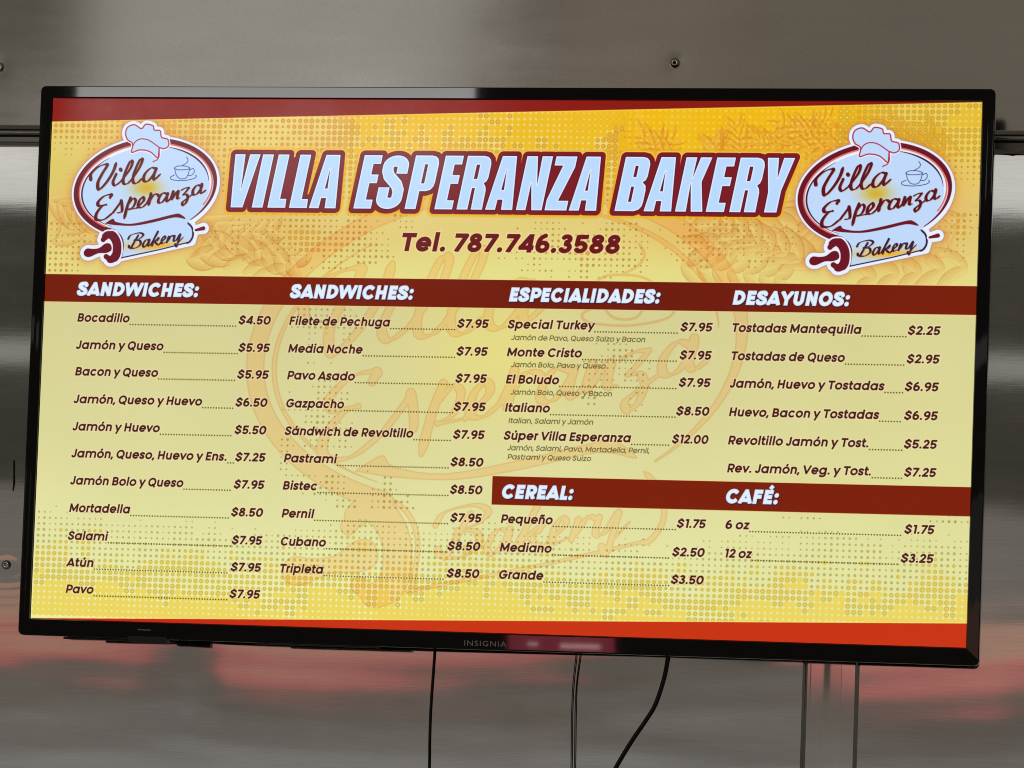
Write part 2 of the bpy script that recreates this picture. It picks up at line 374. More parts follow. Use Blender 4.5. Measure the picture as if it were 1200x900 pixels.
GL = {}
FLAT = set('AVWNMKYRZvwykzx74')
def text(txt, x0, base, size, w, layers, x1=None, shear=.17, wide=(.90, 1.16)):
    """left edge x0; when x1 is given the letter widths (then the tracking) are fitted so that the text ends there.
    layers: (colour, grow, softness, alpha, dx, dy) from the back to the front"""
    gl = []
    for ch in txt:
        k = (ch, w)
        if k not in GL: GL[k] = glyph(ch, w)
        gl.append((ch,)+GL[k])
    full = sum(g[2]*(1.07 if g[0] in '0123456789$' else 1) for g in gl)*size
    hs, track = 1., 0.
    if x1 is not None:
        hs = min(wide[1], max(wide[0], (x1-x0+.10*size)/full))
        if len(txt) > 1: track = (x1-x0+.10*size-full*hs)/(len(txt)-1)
    for lay in layers:
        col, grow, soft, alpha, dx, dy = lay
        x = x0-.055*size
        for ch, st, adv in gl:
            hk = hs*(1.07 if ch in '0123456789$' else 1)
            up = 1.0 if ch in 'áéíóúñÉ' else .82
            r = reg(x+dx-.12*size, base+dy-up*size, x+dx+(adv*hk+.22)*size, base+dy+.30*size)
            if r and st:
                key = (ch, w, size, round(x*8), round(base*8))
                sl, X, Y = r
                Hh = (base+dy-Y)/size; U = ((X-dx-x)/size-shear*Hh)/hk; D = None
                for q in st:
                    d = (np.hypot(U-q[1], Hh-q[2])-q[3]) if q[0] == 'dot' else d_line(U, Hh, q[0], w/2, (q[1], q[2]))
                    D = d if D is None else np.minimum(D, d)
                if ch in FLAT:
                    top = CAP if ch.isupper() or ch.isdigit() else (ASC if ch == 'k' else XH)
                    D = np.maximum(D, Hh-top)
                    if ch != 'y': D = np.maximum(D, -Hh)
                paint(sl, col, cover(D*size-grow, soft)*alpha)
            x += adv*hk*size+track
# ---------------------------------------------------------------- backgrounds
sl, X, Y = reg(0, 0, 1920, 1080)
n1 = noise(X, Y, 1/240., 1)*.6+noise(X, Y, 1/110., 2)*.4
t = (Y-423)/657.
top = np.array(C(214, 207, 147), np.float32); bot = np.array(C(238, 241, 174), np.float32)
g = (np.clip(t, 0, 1)**1.5)[..., None]
body = top*(1-g)+bot*g
k = (np.exp(-((X-945)/150)**2-((Y-500)/150)**2)*.55)[..., None]
body = body*(1-k)+np.array(C(238, 224, 120), np.float32)*k
k = (sstep(1150, 1920, X)*.30)[..., None]
body = body*(1-k)+np.array(C(224, 220, 146), np.float32)*k
body += ((n1-.5)*.03)[..., None]
CV[sl] = body
# header
r = reg(0, 0, 1920, 368); sl, X, Y = r
gx = np.clip(X/1920, 0, 1); up = sstep(230, 60, Y)
low = np.array(C(226, 206, 124), np.float32); lo2 = np.array(C(229, 222, 138), np.float32)
m = sstep(240, 350, Y+30*np.sin(X/160.))[..., None]
hb = low*(1-m)+lo2*m
amb = np.array(C(240, 186, 22), np.float32); pale = np.array(C(238, 216, 122), np.float32)
w_ = (sstep(1160, 1260, X)*(1-.75*sstep(1660, 1760, X)))[..., None]; uc = pale*(1-w_)+amb*w_
a_ = (up*np.clip(.75+.3*sstep(100, 900, X)+.35*(noise(X, Y, 1/90., 5)-.5), 0, 1))[..., None]
hb = hb*(1-a_)+uc*a_
for cx, cy, rx, ry, s_ in ((200, 190, 200, 150, .62), (1710, 195, 190, 135, .58), (560, 90, 120, 60, .22), (1380, 270, 200, 60, .4), (470, 290, 130, 70, .35)):
    q = (np.exp(-((X-cx)/rx)**2-((Y-cy)/ry)**2)*s_)[..., None]
    hb = hb*(1-q)+np.array(C(228, 160, 66), np.float32)*q
q = (np.exp(-((X-25)/70)**2-((Y-140)/60)**2)*.5)[..., None]
hb = hb*(1-q)+np.array(C(214, 206, 100), np.float32)*q
CV[sl] = hb

rnd = random.Random(4)
# wheat husks: tapered leaves with a dark rim and a lit middle
def husk(x, y, ang, ln, wd, dark, light, al):
    r = reg(x-ln, y-ln, x+ln, y+ln)
    if not r: return
    sl, X, Y = r
    c, s = math.cos(ang), math.sin(ang)
    u = ((X-x)*c+(Y-y)*s)/ln; v = (-(X-x)*s+(Y-y)*c)
    wv = wd*np.sqrt(np.clip(1-(2*u-1)**2, 0, 1))*(1-.35*u)
    e = np.abs(v-6*np.sin(u*3)*wd/12.)-wv
    ins = (u > 0) & (u < 1)
    rim = np.exp(-(e/1.2)**2)*ins*(.35+.65*(v > 0))
    fill = cover(e)*ins
    paint(sl, np.array(light)*.5+np.array(dark)*.2+np.array(C(226, 200, 110))*.3, fill*al*.9); paint(sl, light, fill*al*np.clip(-v/wd*1.3+.2, 0, 1))
    paint(sl, dark, rim*al*.62+fill*al*.35*np.clip(v/wd, 0, 1))
def ear(x0, y0, x1, y1, n, ln, wd, dark, light, al):
    A = math.atan2(y1-y0, x1-x0)
    for i in range(n):
        f = i/(n-1.)
        for sd in (-1, 1):
            husk(x0+(x1-x0)*f, y0+(y1-y0)*f, A+sd*(.50+.14*rnd.random()), ln*(1-.35*f)*(.85+.25*rnd.random()), wd, dark, light, al)
dk, lt = C(190, 112, 34), C(244, 222, 140)
ear(330, 250, 520, 330, 8, 80, 15, dk, lt, .68)
ear(300, 330, 470, 270, 7, 70, 13, dk, lt, .64)
ear(520, 345, 330, 300, 6, 80, 12, dk, lt, .45)
ear(1620, 235, 1380, 300, 9, 85, 15, dk, lt, .68)
ear(1600, 330, 1400, 245, 8, 80, 14, dk, lt, .64)
ear(1330, 330, 1520, 350, 7, 70, 12, dk, lt, .45)
ear(1890, 235, 1800, 300, 5, 80, 15, dk, lt, .45)
ear(1900, 330, 1720, 355, 5, 80, 13, dk, lt, .45)
ear(10, 300, 120, 190, 6, 80, 10, dk, lt, .5)
ear(0, 210, 100, 250, 6, 70, 9, dk, lt, .5)
dk2, lt2 = C(204, 108, 0), C(255, 212, 66)
for i in range(22):
    x = 1215+i*30
    ear(x, 150-rnd.random()*60, x+110-220*rnd.random(), 40+rnd.random()*55, 6, 58, 5, dk2, lt2, .55)
for i in range(5):
    x = 1640+i*60
    ear(x, 105, x-120, 70+rnd.random()*25, 5, 55, 5, dk2, lt2, .45)
for i in range(46):   # loose hairs
    x = rnd.choice([rnd.uniform(0, 150), rnd.uniform(380, 560), rnd.uniform(1330, 1560), rnd.uniform(1810, 1920), rnd.uniform(1240, 1800)])
    y = rnd.uniform(55, 110) if x > 1240 and rnd.random() < .5 else rnd.uniform(150, 355)
    a = rnd.uniform(-.9, .5); l = rnd.uniform(20, 60)
    r = reg(x-l, y-l, x+l, y+l)
    if r:
        sl, X, Y = r
        paint(sl, dk, cover(d_line(X, Y, [(x, y), (x+l*.5*math.cos(a+.12), y+l*.5*math.sin(a+.12)), (x+l*math.cos(a+.3), y+l*math.sin(a+.3))], [.8, .6, .1]))*.18)

# ---------------------------------------------------------------- halftone dots
P_ = 12.15
def halftone(x0, y0, x1, y1, field, seed, amp=1.):
    """square grid of ringed dots; their size follows field(x, y) with blocky jumps"""
    hr = random.Random(seed); blocks = {}
    j = 0; y = y0
    while y < y1:
        x = x0; i = 0
        while x < x1:
            f = field(x, y)
            if f > .02:
                bk = (i//2, j//2); b2 = (i//6, j//4)
                for q in (bk, ('b',)+b2): 
                    if q not in blocks: blocks[q] = hr.uniform(-1, 1)
                v = f+amp*(.15*blocks[bk]+.15*blocks[('b',)+b2]+.09*hr.uniform(-1, 1))
                if v > .06:
                    rad = P_*(.10+.50*min(v, 1.15)**.9)
                    yield x, y, rad, v
            x += P_; i += 1
        y += P_; j += 1
def dots(gen, small, ring, fillc, solid, bright=None):
    for x, y, rad, v in gen:
        r = reg(x-P_, y-P_, x+P_, y+P_)
        if not r: continue
        sl, X, Y = r
        X = X-x; Y = Y-y
        if v < .42:
            paint(sl, np.array(small)*.93, cover(np.hypot(X, Y)-rad*.82)*.72)
        elif v < .80:
            d = np.hypot(X, Y)-rad*.88
            paint(sl, fillc, cover(d)*.92)
            paint(sl, ring, np.exp(-((d+1.1)/1.1)**2)*.60)
        else:      # cells run together, light diamonds stay at the corners
            paint(sl, solid, cover(np.hypot(X, Y)-P_*min(.66, .50+.28*(v-.8)))*.85)
def f_bot(x, y):
    yy = (y-866)/196.
    return yy*1.04+.02+.07*math.sin(x/130.+1)+.04*math.sin(x/47.)
dots(halftone(8, 835, 1920, 1075, f_bot, 11, .8), C(178, 176, 92), C(198, 174, 62), C(224, 202, 92), C(236, 210, 84))
def f_mid(x, y):
    a = math.exp(-((x-590)/115.)**2-((y-700)/250.)**2)*.30
    b = math.exp(-((x-700)/140.)**2-((y-850)/130.)**2)*.32
    c = math.exp(-((x-1200)/130.)**2-((y-560)/150.)**2)*.27
    d = math.exp(-((x-600)/120.)**2-((y-470)/80.)**2)*.30
    e = math.exp(-((x-1880)/70.)**2-((y-860)/70.)**2)*.5+math.exp(-((x-1560)/120.)**2-((y-850)/50.)**2)*.42
    return max(a, b, c, d, e)-.17
dots(halftone(8, 432, 1920, 835, f_mid, 5), C(170, 150, 70), C(196, 160, 60), C(222, 190, 90), C(236, 208, 84))
def f_top(x, y):
    q = sstep_f(560, 960, x)
    yy = (215-y)/170.
    f = .42*yy+.22+.30*q*yy+.10*q+.08*math.sin(x/90.)
    if x < 150: f -= .45*sstep_f(70, 110, y)
    return min(f, 1.05)-(.5*sstep_f(190, 240, y))
def f_cor(x, y):
    return .50+.16*math.sin(y/40.)-.75*sstep_f(90, 230, y)*(1-.4*sstep_f(1820, 1900, x))+.10*sstep_f(110, 60, y)
def sstep_f(a, b, x):
    t = min(1, max(0, (x-a)/(b-a))); return t*t*(3-2*t)
dots(halftone(8, 8, 640, 250, f_top, 21), C(190, 152, 62), C(196, 140, 52), C(222, 170, 76), C(226, 168, 68))
dots(halftone(8+52*P_, 8, 1235, 250, f_top, 23), C(192, 156, 50), C(200, 146, 30), C(228, 178, 50), C(238, 184, 24))
dots(halftone(1640, 8, 1920, 262, f_cor, 22, .6), C(192, 158, 46), C(190, 150, 36), C(218, 180, 58), C(230, 186, 44))
# light points over the deep amber
for j in range(1, 17):
    for i in range(0, 38):
        x, y = 1215+i*P_, 8+j*P_
        r = reg(x-5, y-5, x+5, y+5)
        if r and y < 200:
            sl, X, Y = r; paint(sl, C(252, 222, 96), np.exp(-(np.hypot(X-x, Y-y)/2.5)**2)*(.25+.55*rnd.random()))
def f_low(x, y):
    a = math.exp(-((x-560)/190.)**2-((y-270)/70.)**2)*.50
    b = math.exp(-((x-1130)/180.)**2-((y-300)/60.)**2)*.36
    c = math.exp(-((x-1420)/150.)**2-((y-270)/70.)**2)*.34
    d = math.exp(-((x-30)/90.)**2-((y-320)/60.)**2)*.42
    e = math.exp(-((x-1880)/40.)**2-((y-240)/70.)**2)*.45
    return max(a, b, c, d, e)-.10
dots(halftone(8, 225, 1920, 362, f_low, 31), C(192, 140, 56), C(200, 140, 44), C(222, 168, 80), C(226, 176, 80))

# ---------------------------------------------------------------- the oval emblem
def emblem(ox, oy, k, mode):
    """k: scale; mode 'full' = printed emblem, 'ghost' = pale watermark of it"""
    ghost = mode == 'ghost'
    def T(p): return (ox+k*(14.1+.3868*p[0]+.0163*p[1]), oy+k*(26.2-.003*p[0]+.3745*p[1]))
    def TT(ps): return [T(p) for p in ps]
    kk = k*.38
    r = reg(*(T((-20, -20))+T((980, 900))))
    sl, X, Y = r
    maroon = C(108, 22, 38); salmon = C(222, 120, 108); white = C(234, 239, 250); blue = C(193, 218, 251); navy = C(58, 30, 62)
    peach = C(232, 176, 104)
    GD = [None]
    def put(col, d, al=1., soft=1.1):
        if ghost:
            GD[0] = d.copy() if GD[0] is None else np.minimum(GD[0], d)
        else: paint(sl, col, cover(d, soft)*al)
    def line(col, pts, rad, butt=(False, False), off=0., al=1.):
        """a stroke, worked out only inside its own box"""
        P2 = TT(pts); R_ = max(rad) if hasattr(rad, '__len__') else rad
        xs = [p[0] for p in P2]; ys = [p[1] for p in P2]
        q = reg(min(xs)-R_-2+off, min(ys)-R_-2+off, max(xs)+R_+2+off, max(ys)+R_+2+off)
        if not q: return
        s2, X2, Y2 = q
        d = d_line(X2-off, Y2-off, P2, rad, butt)
        if ghost:
            if GD[0] is None: GD[0] = np.full(X.shape, 99., np.float32)
            sub = (slice(s2[0].start-sl[0].start, s2[0].stop-sl[0].start), slice(s2[1].start-sl[1].start, s2[1].stop-sl[1].start))
            GD[0][sub] = np.minimum(GD[0][sub], d)
        else: paint(s2, col, cover(d, 1.1)*al)
    # pieces of the outline
    def ell(cx, cy, a, b, th, t0, t1, n=90):
        out = []
        for i in range(n+1):
            q = math.radians(t0+(t1-t0)*i/n)
            ex, ey = a*math.cos(q), -b*math.sin(q)
            c, s = math.cos(th), math.sin(th)
            out.append((cx+ex*c-ey*s, cy+ex*s+ey*c))
        return out
    th = -.165
    RC = (481, 428)
    ring = ell(*RC, 388, 258, th, -56, 236)
    rr = [kk*(2+11.5*min(1, i/22.)+3.0*max(0, (i-50)/40.)) for i in range(len(ring))]
    D_disc = d_poly(X, Y, TT(ell(*RC, 394, 264, th, 0, 360)))
    hat = spline([(404, 232), (409, 200), (406, 178), (382, 162), (370, 128), (382, 92), (420, 78), (458, 100), (482, 76), (522, 84), (530, 108), (562, 112), (570, 148), (604, 160), (608, 196), (582, 212), (558, 208), (556, 250), (545, 262), (505, 228), (450, 218)], 5, True)
    D_hat = d_poly(X, Y, TT(hat))
    roll = [(335, 818), (300, 700), (330, 660), (560, 620), (690, 600), (735, 625), (752, 680), (738, 728)]
    D_roll = d_poly(X, Y, TT(roll))
    D_lh = d_poly(X, Y, TT(spline([(140, 786), (156, 768), (190, 770), (225, 764), (258, 740), (284, 742), (290, 772), (262, 788), (218, 790), (172, 810), (146, 806)], 4, True)))-2*kk
    D_cap = d_line(X, Y, TT(spline([(246, 716), (268, 690), (300, 696), (322, 740), (318, 800), (290, 826), (262, 810)], 5)), [kk*v for v in [14]*3+[20]*6+[24]*14+[20]*4+[14]*4], (False, False))
    D_rh = d_line(X, Y, TT([(758, 662), (800, 652)]), [6*kk, 11*kk], (False, False))
    if not ghost:
        sil = np.minimum(np.minimum(D_disc, D_hat), np.minimum(np.minimum(D_roll, D_lh), np.minimum(D_cap, D_rh)))
        paint(sl, C(214, 120, 50), np.clip(np.exp(-np.clip(sil-14*kk, 0, None)/(16*kk)), 0, 1)*.8*(sil > 0))
        paint(sl, C(150, 150, 176), cover(sil-23*kk))
        paint(sl, white, cover(sil-20*kk))
    if not ghost:
        put(blue, D_disc)
        # glow behind the words
        cx, cy = T((485, 428)); g = np.exp(-((X-cx)/(80*kk))**2-((Y-cy)/(48*kk))**2)
        paint(sl, C(214, 176, 40), g*.95*cover(D_disc))
        put(blue, D_roll)
    # white inner margin, ring, salmon line, crescent line
    if not ghost: line(white, ell(*RC, 368, 238, th, -34, 228), [kk*14*min(1, .15+i/14.) for i in range(91)])
    line(maroon, ring, rr)
    if not ghost: line(salmon, ell(*RC, 371, 243, th, -36, 226), 4.2*kk)
    c1 = ell(476, 432, 352, 226, th, 118, 232, 40); c2 = ell(481, 428, 352, 226, th, -5, 66, 40)
    for c_ in (c1, c2):
        line(navy, c_, [kk*(.8+3.6*math.sin(math.pi*i/40.)) for i in range(41)])
    # roll outline
    if not ghost: paint(sl, C(242, 182, 40), 1.3*np.exp(-((X-T((560, 745))[0])/(190*kk))**2-((Y-T((560, 752))[1])/(26*kk))**2)*.75*cover(D_roll+5*kk))
    line(navy if not ghost else maroon, [(340, 818), (560, 770), (716, 730)], 3.2*kk)
    line(navy, spline([(712, 620), (738, 650), (742, 695), (722, 728), (700, 734)], 5), [kk*v for v in [1]+[5]*18+[2]*2])
    line(navy, spline([(318, 672), (345, 700), (356, 745), (346, 818)], 5), [kk*v for v in [2]+[4.5]*14+[3]])
    # swoosh over the roll
    put(maroon, d_poly(X, Y, TT(spline([(256, 626), (300, 600), (318, 618), (400, 628), (520, 604), (640, 574), (672, 574), (702, 600), (640, 592), (530, 618), (420, 638), (320, 636), (256, 627)], 4))))
    # rolling pin ends
    if not ghost:
        w2 = np.minimum(np.minimum(D_cap, D_lh), D_rh)
        paint(sl, white, cover(w2-9*kk)*(1-cover(D_roll+8*kk)*.0))
    put(maroon, D_cap); put(maroon, D_lh); put(maroon, D_rh)
    # hat
    if not ghost:
        put(white, D_hat-9*kk)
        put(blue, D_hat)
        rim = np.abs(D_hat)-3.4*kk
        cut = (X > T((396, 0))[0])
        paint(sl, C(176, 50, 72), cover(rim))
        for ps in ([(410, 196), (425, 172), (455, 157), (500, 165), (558, 206)], [(552, 250), (548, 270), (522, 284)], [(556, 204), (552, 258)]):
            paint(sl, C(170, 40, 62), cover(d_line(X, Y, TT(spline(ps, 5)), 2.8*kk, (False, False))))
    # steaming cup
    cup = [([(708, 258), (716, 275), (706, 292), (682, 306)], 1), ([(642, 322), (640, 318), (660, 308), (700, 308), (724, 316), (724, 322), (700, 328), (660, 328), (643, 322)], 1),
           ([(643, 325), (650, 355), (668, 376), (700, 376), (716, 355), (724, 325)], 1), ([(724, 330), (745, 322), (750, 340), (735, 358), (718, 360)], 1),
           ([(640, 358), (618, 370), (630, 384), (690, 388), (745, 378), (762, 364), (756, 360)], 1)]
    for ps, _ in cup:
        line(C(60, 76, 130), spline(ps, 5), 2.0*kk)
    # brush lettering
    def brush(ps, wmax, k_=5):
        q = spline(ps, k_); n = len(q); rad = []
        for i in range(n):
            a = q[max(0, i-1)]; b = q[min(n-1, i+1)]
            an = math.atan2(-(b[1]-a[1]), b[0]-a[0])
            f = abs(math.sin(an-.35))          # broad nib held at an angle
            rad.append(kk*(wmax+1.2)*(.24+.76*f)*(.55 if i == n-1 else 1))
        if not ghost: line(C(196, 150, 70), q, rad, off=3*kk, al=.5)
        line(C(92, 20, 34) if wmax > 6.5 else navy, q, rad)
    # Villa
    brush([(176, 382), (178, 350), (222, 310), (268, 300), (240, 350), (216, 400), (222, 438), (262, 400), (300, 340), (318, 290)], 9)
    brush([(318, 352), (300, 396), (312, 415), (345, 392)], 8)
    brush([(342, 326), (344, 330)], 9)
    brush([(345, 392), (396, 322), (408, 282), (392, 288), (362, 360), (358, 402), (378, 406), (402, 385)], 7.5)
    brush([(402, 385), (446, 318), (464, 272), (448, 276), (416, 350), (412, 396), (432, 402), (462, 376)], 7.5)
    brush([(540, 322), (512, 318), (478, 350), (470, 386), (492, 392), (524, 356), (540, 322), (526, 362), (530, 382), (564, 352)], 8)
    # Esperanza
    brush([(284, 482), (290, 466), (252, 474), (218, 506), (222, 528), (262, 522), (236, 534), (208, 572), (208, 604), (250, 604), (300, 566)], 9)
    brush([(300, 566), (340, 512), (346, 500), (350, 530), (348, 560), (322, 568)], 7.5)
    brush([(398, 484), (380, 530), (362, 598)], 8.5)
    brush([(384, 520), (412, 488), (426, 500), (412, 534), (388, 548), (432, 540)], 7)
    brush([(432, 540), (470, 500), (466, 480), (446, 500), (440, 532), (462, 536), (490, 512)], 7.5)
    brush([(490, 512), (508, 474), (510, 462), (502, 510), (496, 524)], 7.5)
    brush([(504, 500), (528, 466), (548, 466), (552, 474)], 7)
    brush([(602, 462), (576, 458), (556, 484), (552, 508), (572, 508), (596, 478), (604, 460), (596, 494), (604, 502), (622, 484)], 7.5)
    brush([(622, 484), (634, 450), (626, 490), (650, 456), (662, 448), (656, 484), (672, 484)], 7.5)
    brush([(678, 442), (700, 430), (722, 427)], 7.5); brush([(722, 427), (704, 450), (686, 468)], 6.6); brush([(686, 468), (708, 466), (714, 484), (704, 510), (688, 524), (684, 510), (706, 490), (742, 462)], 6.8)
    brush([(790, 420), (766, 414), (744, 440), (744, 464), (764, 462), (788, 430), (792, 408), (784, 448), (794, 456), (814, 440)], 7.5)
    # Bakery
    brush([(440, 692), (412, 740), (398, 766)], 6.2)
    brush([(384, 712), (400, 690), (446, 678), (468, 688), (450, 708), (420, 720), (448, 720), (452, 742), (424, 762), (392, 760), (388, 748)], 5.6)
    brush([(500, 718), (482, 718), (466, 744), (474, 756), (492, 738), (502, 716), (496, 748), (510, 744)], 5.6)
    brush([(510, 744), (540, 690), (548, 672), (528, 712), (516, 752)], 5.6)
    brush([(526, 730), (552, 706), (546, 720), (534, 728), (552, 744), (566, 730)], 5.2)
    brush([(566, 730), (590, 706), (584, 696), (570, 716), (572, 736), (596, 726)], 5.2)
    brush([(598, 730), (610, 696), (604, 722), (624, 694), (640, 698)], 5.4)
    brush([(642, 694), (636, 720), (650, 718), (672, 684), (664, 716), (652, 752), (644, 738)], 5.6)
    brush([(652, 740), (690, 700)], 3.5)
    if ghost:
        D = GD[0]; lit = np.array([1.02, .925, .86], np.float32)
        multiply(sl, lit, cover(D, 1.4)*.95)
        multiply(sl, np.array([.955, .915, .87], np.float32), np.exp(-((D+1.2)/1.5)**2)*.9)

emblem(258, -116, 3.37, 'ghost')
emblem(0, 0, 1., 'full')
emblem(1506, -1.2, 1., 'full')

# ---------------------------------------------------------------- title lettering
TL = {
 'V': ([(0, 1), (.198, 1), (.254, .333), (.284, 1), (.488, 1), (.357, 0), (.127, 0)], []),
 'I': ([(0, 0), (.21, 0), (.21, 1), (0, 1)], []),
 'L': ([(0, 0), (.344, 0), (.33, .17), (.21, .17), (.21, 1), (0, 1)], []),
 'A': ([(0, 0), (.189, 0), (.196, .19), (.288, .19), (.301, 0), (.512, 0), (.389, 1), (.12, 1)], [[(.249, .74), (.228, .37), (.277, .37)]]),
 'E': ([(0, 0), (.335, 0), (.335, .17), (.205, .17), (.205, .475), (.345, .475), (.345, .64), (.205, .64), (.205, .835), (.345, .835), (.345, 1), (0, 1)], []),
 'N': ([(0, 0), (.18, 0), (.182, .5), (.288, 0), (.482, 0), (.482, 1), (.285, 1), (.297, .47), (.2, 1), (0, 1)], []),
 'Z': ([(0, 0), (.408, 0), (.408, .18), (.215, .18), (.402, .80), (.402, 1), (.01, 1), (.01, .83), (.17, .83), (0, .2)], []),
 'K': ([(0, 0), (.2, 0), (.18, .52), (.29, 0), (.505, 0), (.376, .55), (.478, 1), (.267, 1), (.195, .62), (.2, 1), (0, 1)], []),
 'Y': ([(0, 1), (.205, 1), (.255, .63), (.298, 1), (.50, 1), (.37, .40), (.368, 0), (.14, 0), (.137, .37)], []),
 'P': ([(0, 0), (.21, 0), (.21, .335), (.33, .335), (.41, .36), (.455, .42), (.471, .5), (.471, .85), (.45, .93), (.40, .98), (.32, 1), (0, 1)], [[(.212, .48), (.262, .48), (.268, .5), (.268, .82), (.262, .835), (.212, .835)]]),
 'R': ([(0, 0), (.205, 0), (.208, .40), (.262, .40), (.268, 0), (.48, 0), (.475, .36), (.455, .43), (.41, .49), (.455, .53), (.475, .6), (.475, .85), (.45, .93), (.40, .98), (.32, 1), (0, 1)], [[(.205, .57), (.262, .57), (.268, .6), (.268, .81), (.262, .835), (.205, .835)]]),
 'B': ([(0, 0), (.36, 0), (.44, .03), (.485, .09), (.497, .17), (.497, .38), (.48, .47), (.41, .535), (.46, .57), (.482, .64), (.482, .86), (.46, .93), (.41, .98), (.33, 1), (0, 1)], [[(.218, .63), (.272, .63), (.272, .835), (.218, .835)], [(.217, .172), (.27, .172), (.27, .45), (.217, .45)]]),
}
S_LINE = [(.385, .655), (.385, .80)]+[(.245+.14*math.cos(math.radians(a)), .80+.093*math.sin(math.radians(a))) for a in range(10, 180, 17)]+[(.105, .80), (.105, .72), (.15, .615), (.33, .45), (.385, .34)]+[(.385, .22)]+[(.245+.14*math.cos(math.radians(a)), .195+.093*math.sin(math.radians(a))) for a in range(0, -180, -17)]+[(.105, .20), (.105, .40)]
TH, TS = 110., .18
LET = [('V', 376.1), ('I', 434.9), ('L', 468.0), ('L', 513.7), ('A', 555.6), ('E', 649.1), ('S', 692.5), ('P', 756.2), ('E', 818.3), ('R', 864.3), ('A', 923.4), ('N', 987.2), ('Z', 1046.1), ('A', 1095.7), ('B', 1189.3), ('A', 1248.6), ('K', 1312.6), ('E', 1374.8), ('R', 1422.2), ('Y', 1476.9)]
r = reg(340, 80, 1600, 260); slT, XT, YT = r
DT = np.full(XT.shape, 99., np.float32)
for ch, lx in LET:
    r = reg(lx-26, 90, lx+104, 250); sl, X, Y = r
    Hh = (224-Y)/TH; U = (X-lx)/TH-TS*Hh
    if ch == 'S': D = d_line(U, Hh, S_LINE, .105, (True, True))
    else:
        po, holes = TL[ch]; D = d_poly(U, Hh, po)
        for h in holes: D = np.maximum(D, -d_poly(U, Hh, h))
    sub = (slice(sl[0].start-slT[0].start, sl[0].stop-slT[0].start), slice(sl[1].start-slT[1].start, sl[1].stop-slT[1].start))
    DT[sub] = np.minimum(DT[sub], D*TH)
DF = DT.copy()
for lx, a, b, lo, hi in ((434.9, .2, .5, .05, .95), (468., .2, .55, .1, .95), (649.1, .2, .45, .1, .9), (818.3, .2, .45, .1, .9), (1374.8, .2, .45, .1, .9), (692.5, -.1, .1, .3, .9), (1046.1, .2, .5, .12, .8), (1046.1, -.08, .2, .6, .9), (1312.6, .38, .6, .3, .8)):
    Hh = (224-YT)/TH; U = (XT-lx)/TH-TS*Hh
    DF = np.minimum(DF, 12+TH*np.maximum(np.abs(U-(a+b)/2)-(b-a)/2, np.abs(Hh-(lo+hi)/2)-(hi-lo)/2)) if False else np.minimum(DF, np.where((U > a) & (U < b) & (Hh > lo) & (Hh < hi), 5., 99.))
DG = np.minimum(DT, DF)
paint(slT, C(236, 176, 30), np.clip(1.25-(DG-9)/7., 0, 1)*(DG > 0)*.9)
paint(slT, C(250, 214, 120), np.exp(-((DT-10.5)/1.3)**2)*.7*(YT < 130))
paint(slT, C(124, 28, 36), cover(DG-9.6))
paint(slT, C(66, 18, 50), cover(DT-1.7)*.8)
paint(slT, C(228, 238, 255), cover(DT+.0))
paint(slT, C(187, 219, 255), cover(DT+2.2, 1.6))

text('Tel. 787.746.3588', 750.5, 310, 53, .165, [(C(250, 226, 180), 2.2, 2.2, .6, 0, 0), (C(106, 25, 27), .2, 1.15, 1, 0, 0)], 1200.5, wide=(.9, 1.2))

# ---------------------------------------------------------------- bars and bands
def quad(ps, col, al=1.):
    xs = [p[0] for p in ps]; ys = [p[1] for p in ps]
    r = reg(min(xs)-3, min(ys)-3, max(xs)+3, max(ys)+3); sl, X, Y = r
    D = d_poly(X, Y, ps); paint(sl, col, cover(D)*al); return sl, X, Y, D
for ps in ([(-9, 366.5), (1930, 366.5), (1930, 423.5), (-9, 423.5)], [(959.5, 764), (1930, 764), (1930, 821.5), (959.5, 821.5)]):
    xs = [p[0] for p in ps]; r = reg(ps[0][0]-6, ps[0][1]-6, 1920, ps[2][1]+6); sl, X, Y = r
    D = d_poly(X, Y, ps); paint(sl, C(238, 214, 140), cover(D-1.4)*.7)
    dk = np.array(C(108, 28, 14), np.float32); rd = np.array(C(126, 33, 10), np.float32)
    mix_ = (.5+.35*np.sin(X/260.))[..., None] if ps[0][1] < 500 else (.9*np.ones_like(X))[..., None]
    al = cover(D)[..., None]; CV[sl] = CV[sl]*(1-al)+(dk*(1-mix_)+rd*mix_)*al
quad([(-9, -9), (1930, -9), (1930, .2), (0, 48.4), (-9, 48.6)], C(138, 27, 18))
quad([(-9, 1090), (-9, 1079.6), (1930, 1032), (1930, 1090)], C(200, 52, 18))
r = reg(0, 1020, 1920, 1080); sl, X, Y = r
lim = 1079.4-47.4*X/1920
paint(sl, C(190, 30, 16), (Y > lim)*sstep(900, 200, X)*.5)
paint(sl, C(250, 226, 120), np.exp(-((Y-lim+1.4)/1.2)**2)*.6)
r = reg(0, 0, 1920, 60); sl, X, Y = r
paint(sl, C(252, 222, 110), np.exp(-((Y-(49.8-48.4*X/1920))/1.2)**2)*.5)

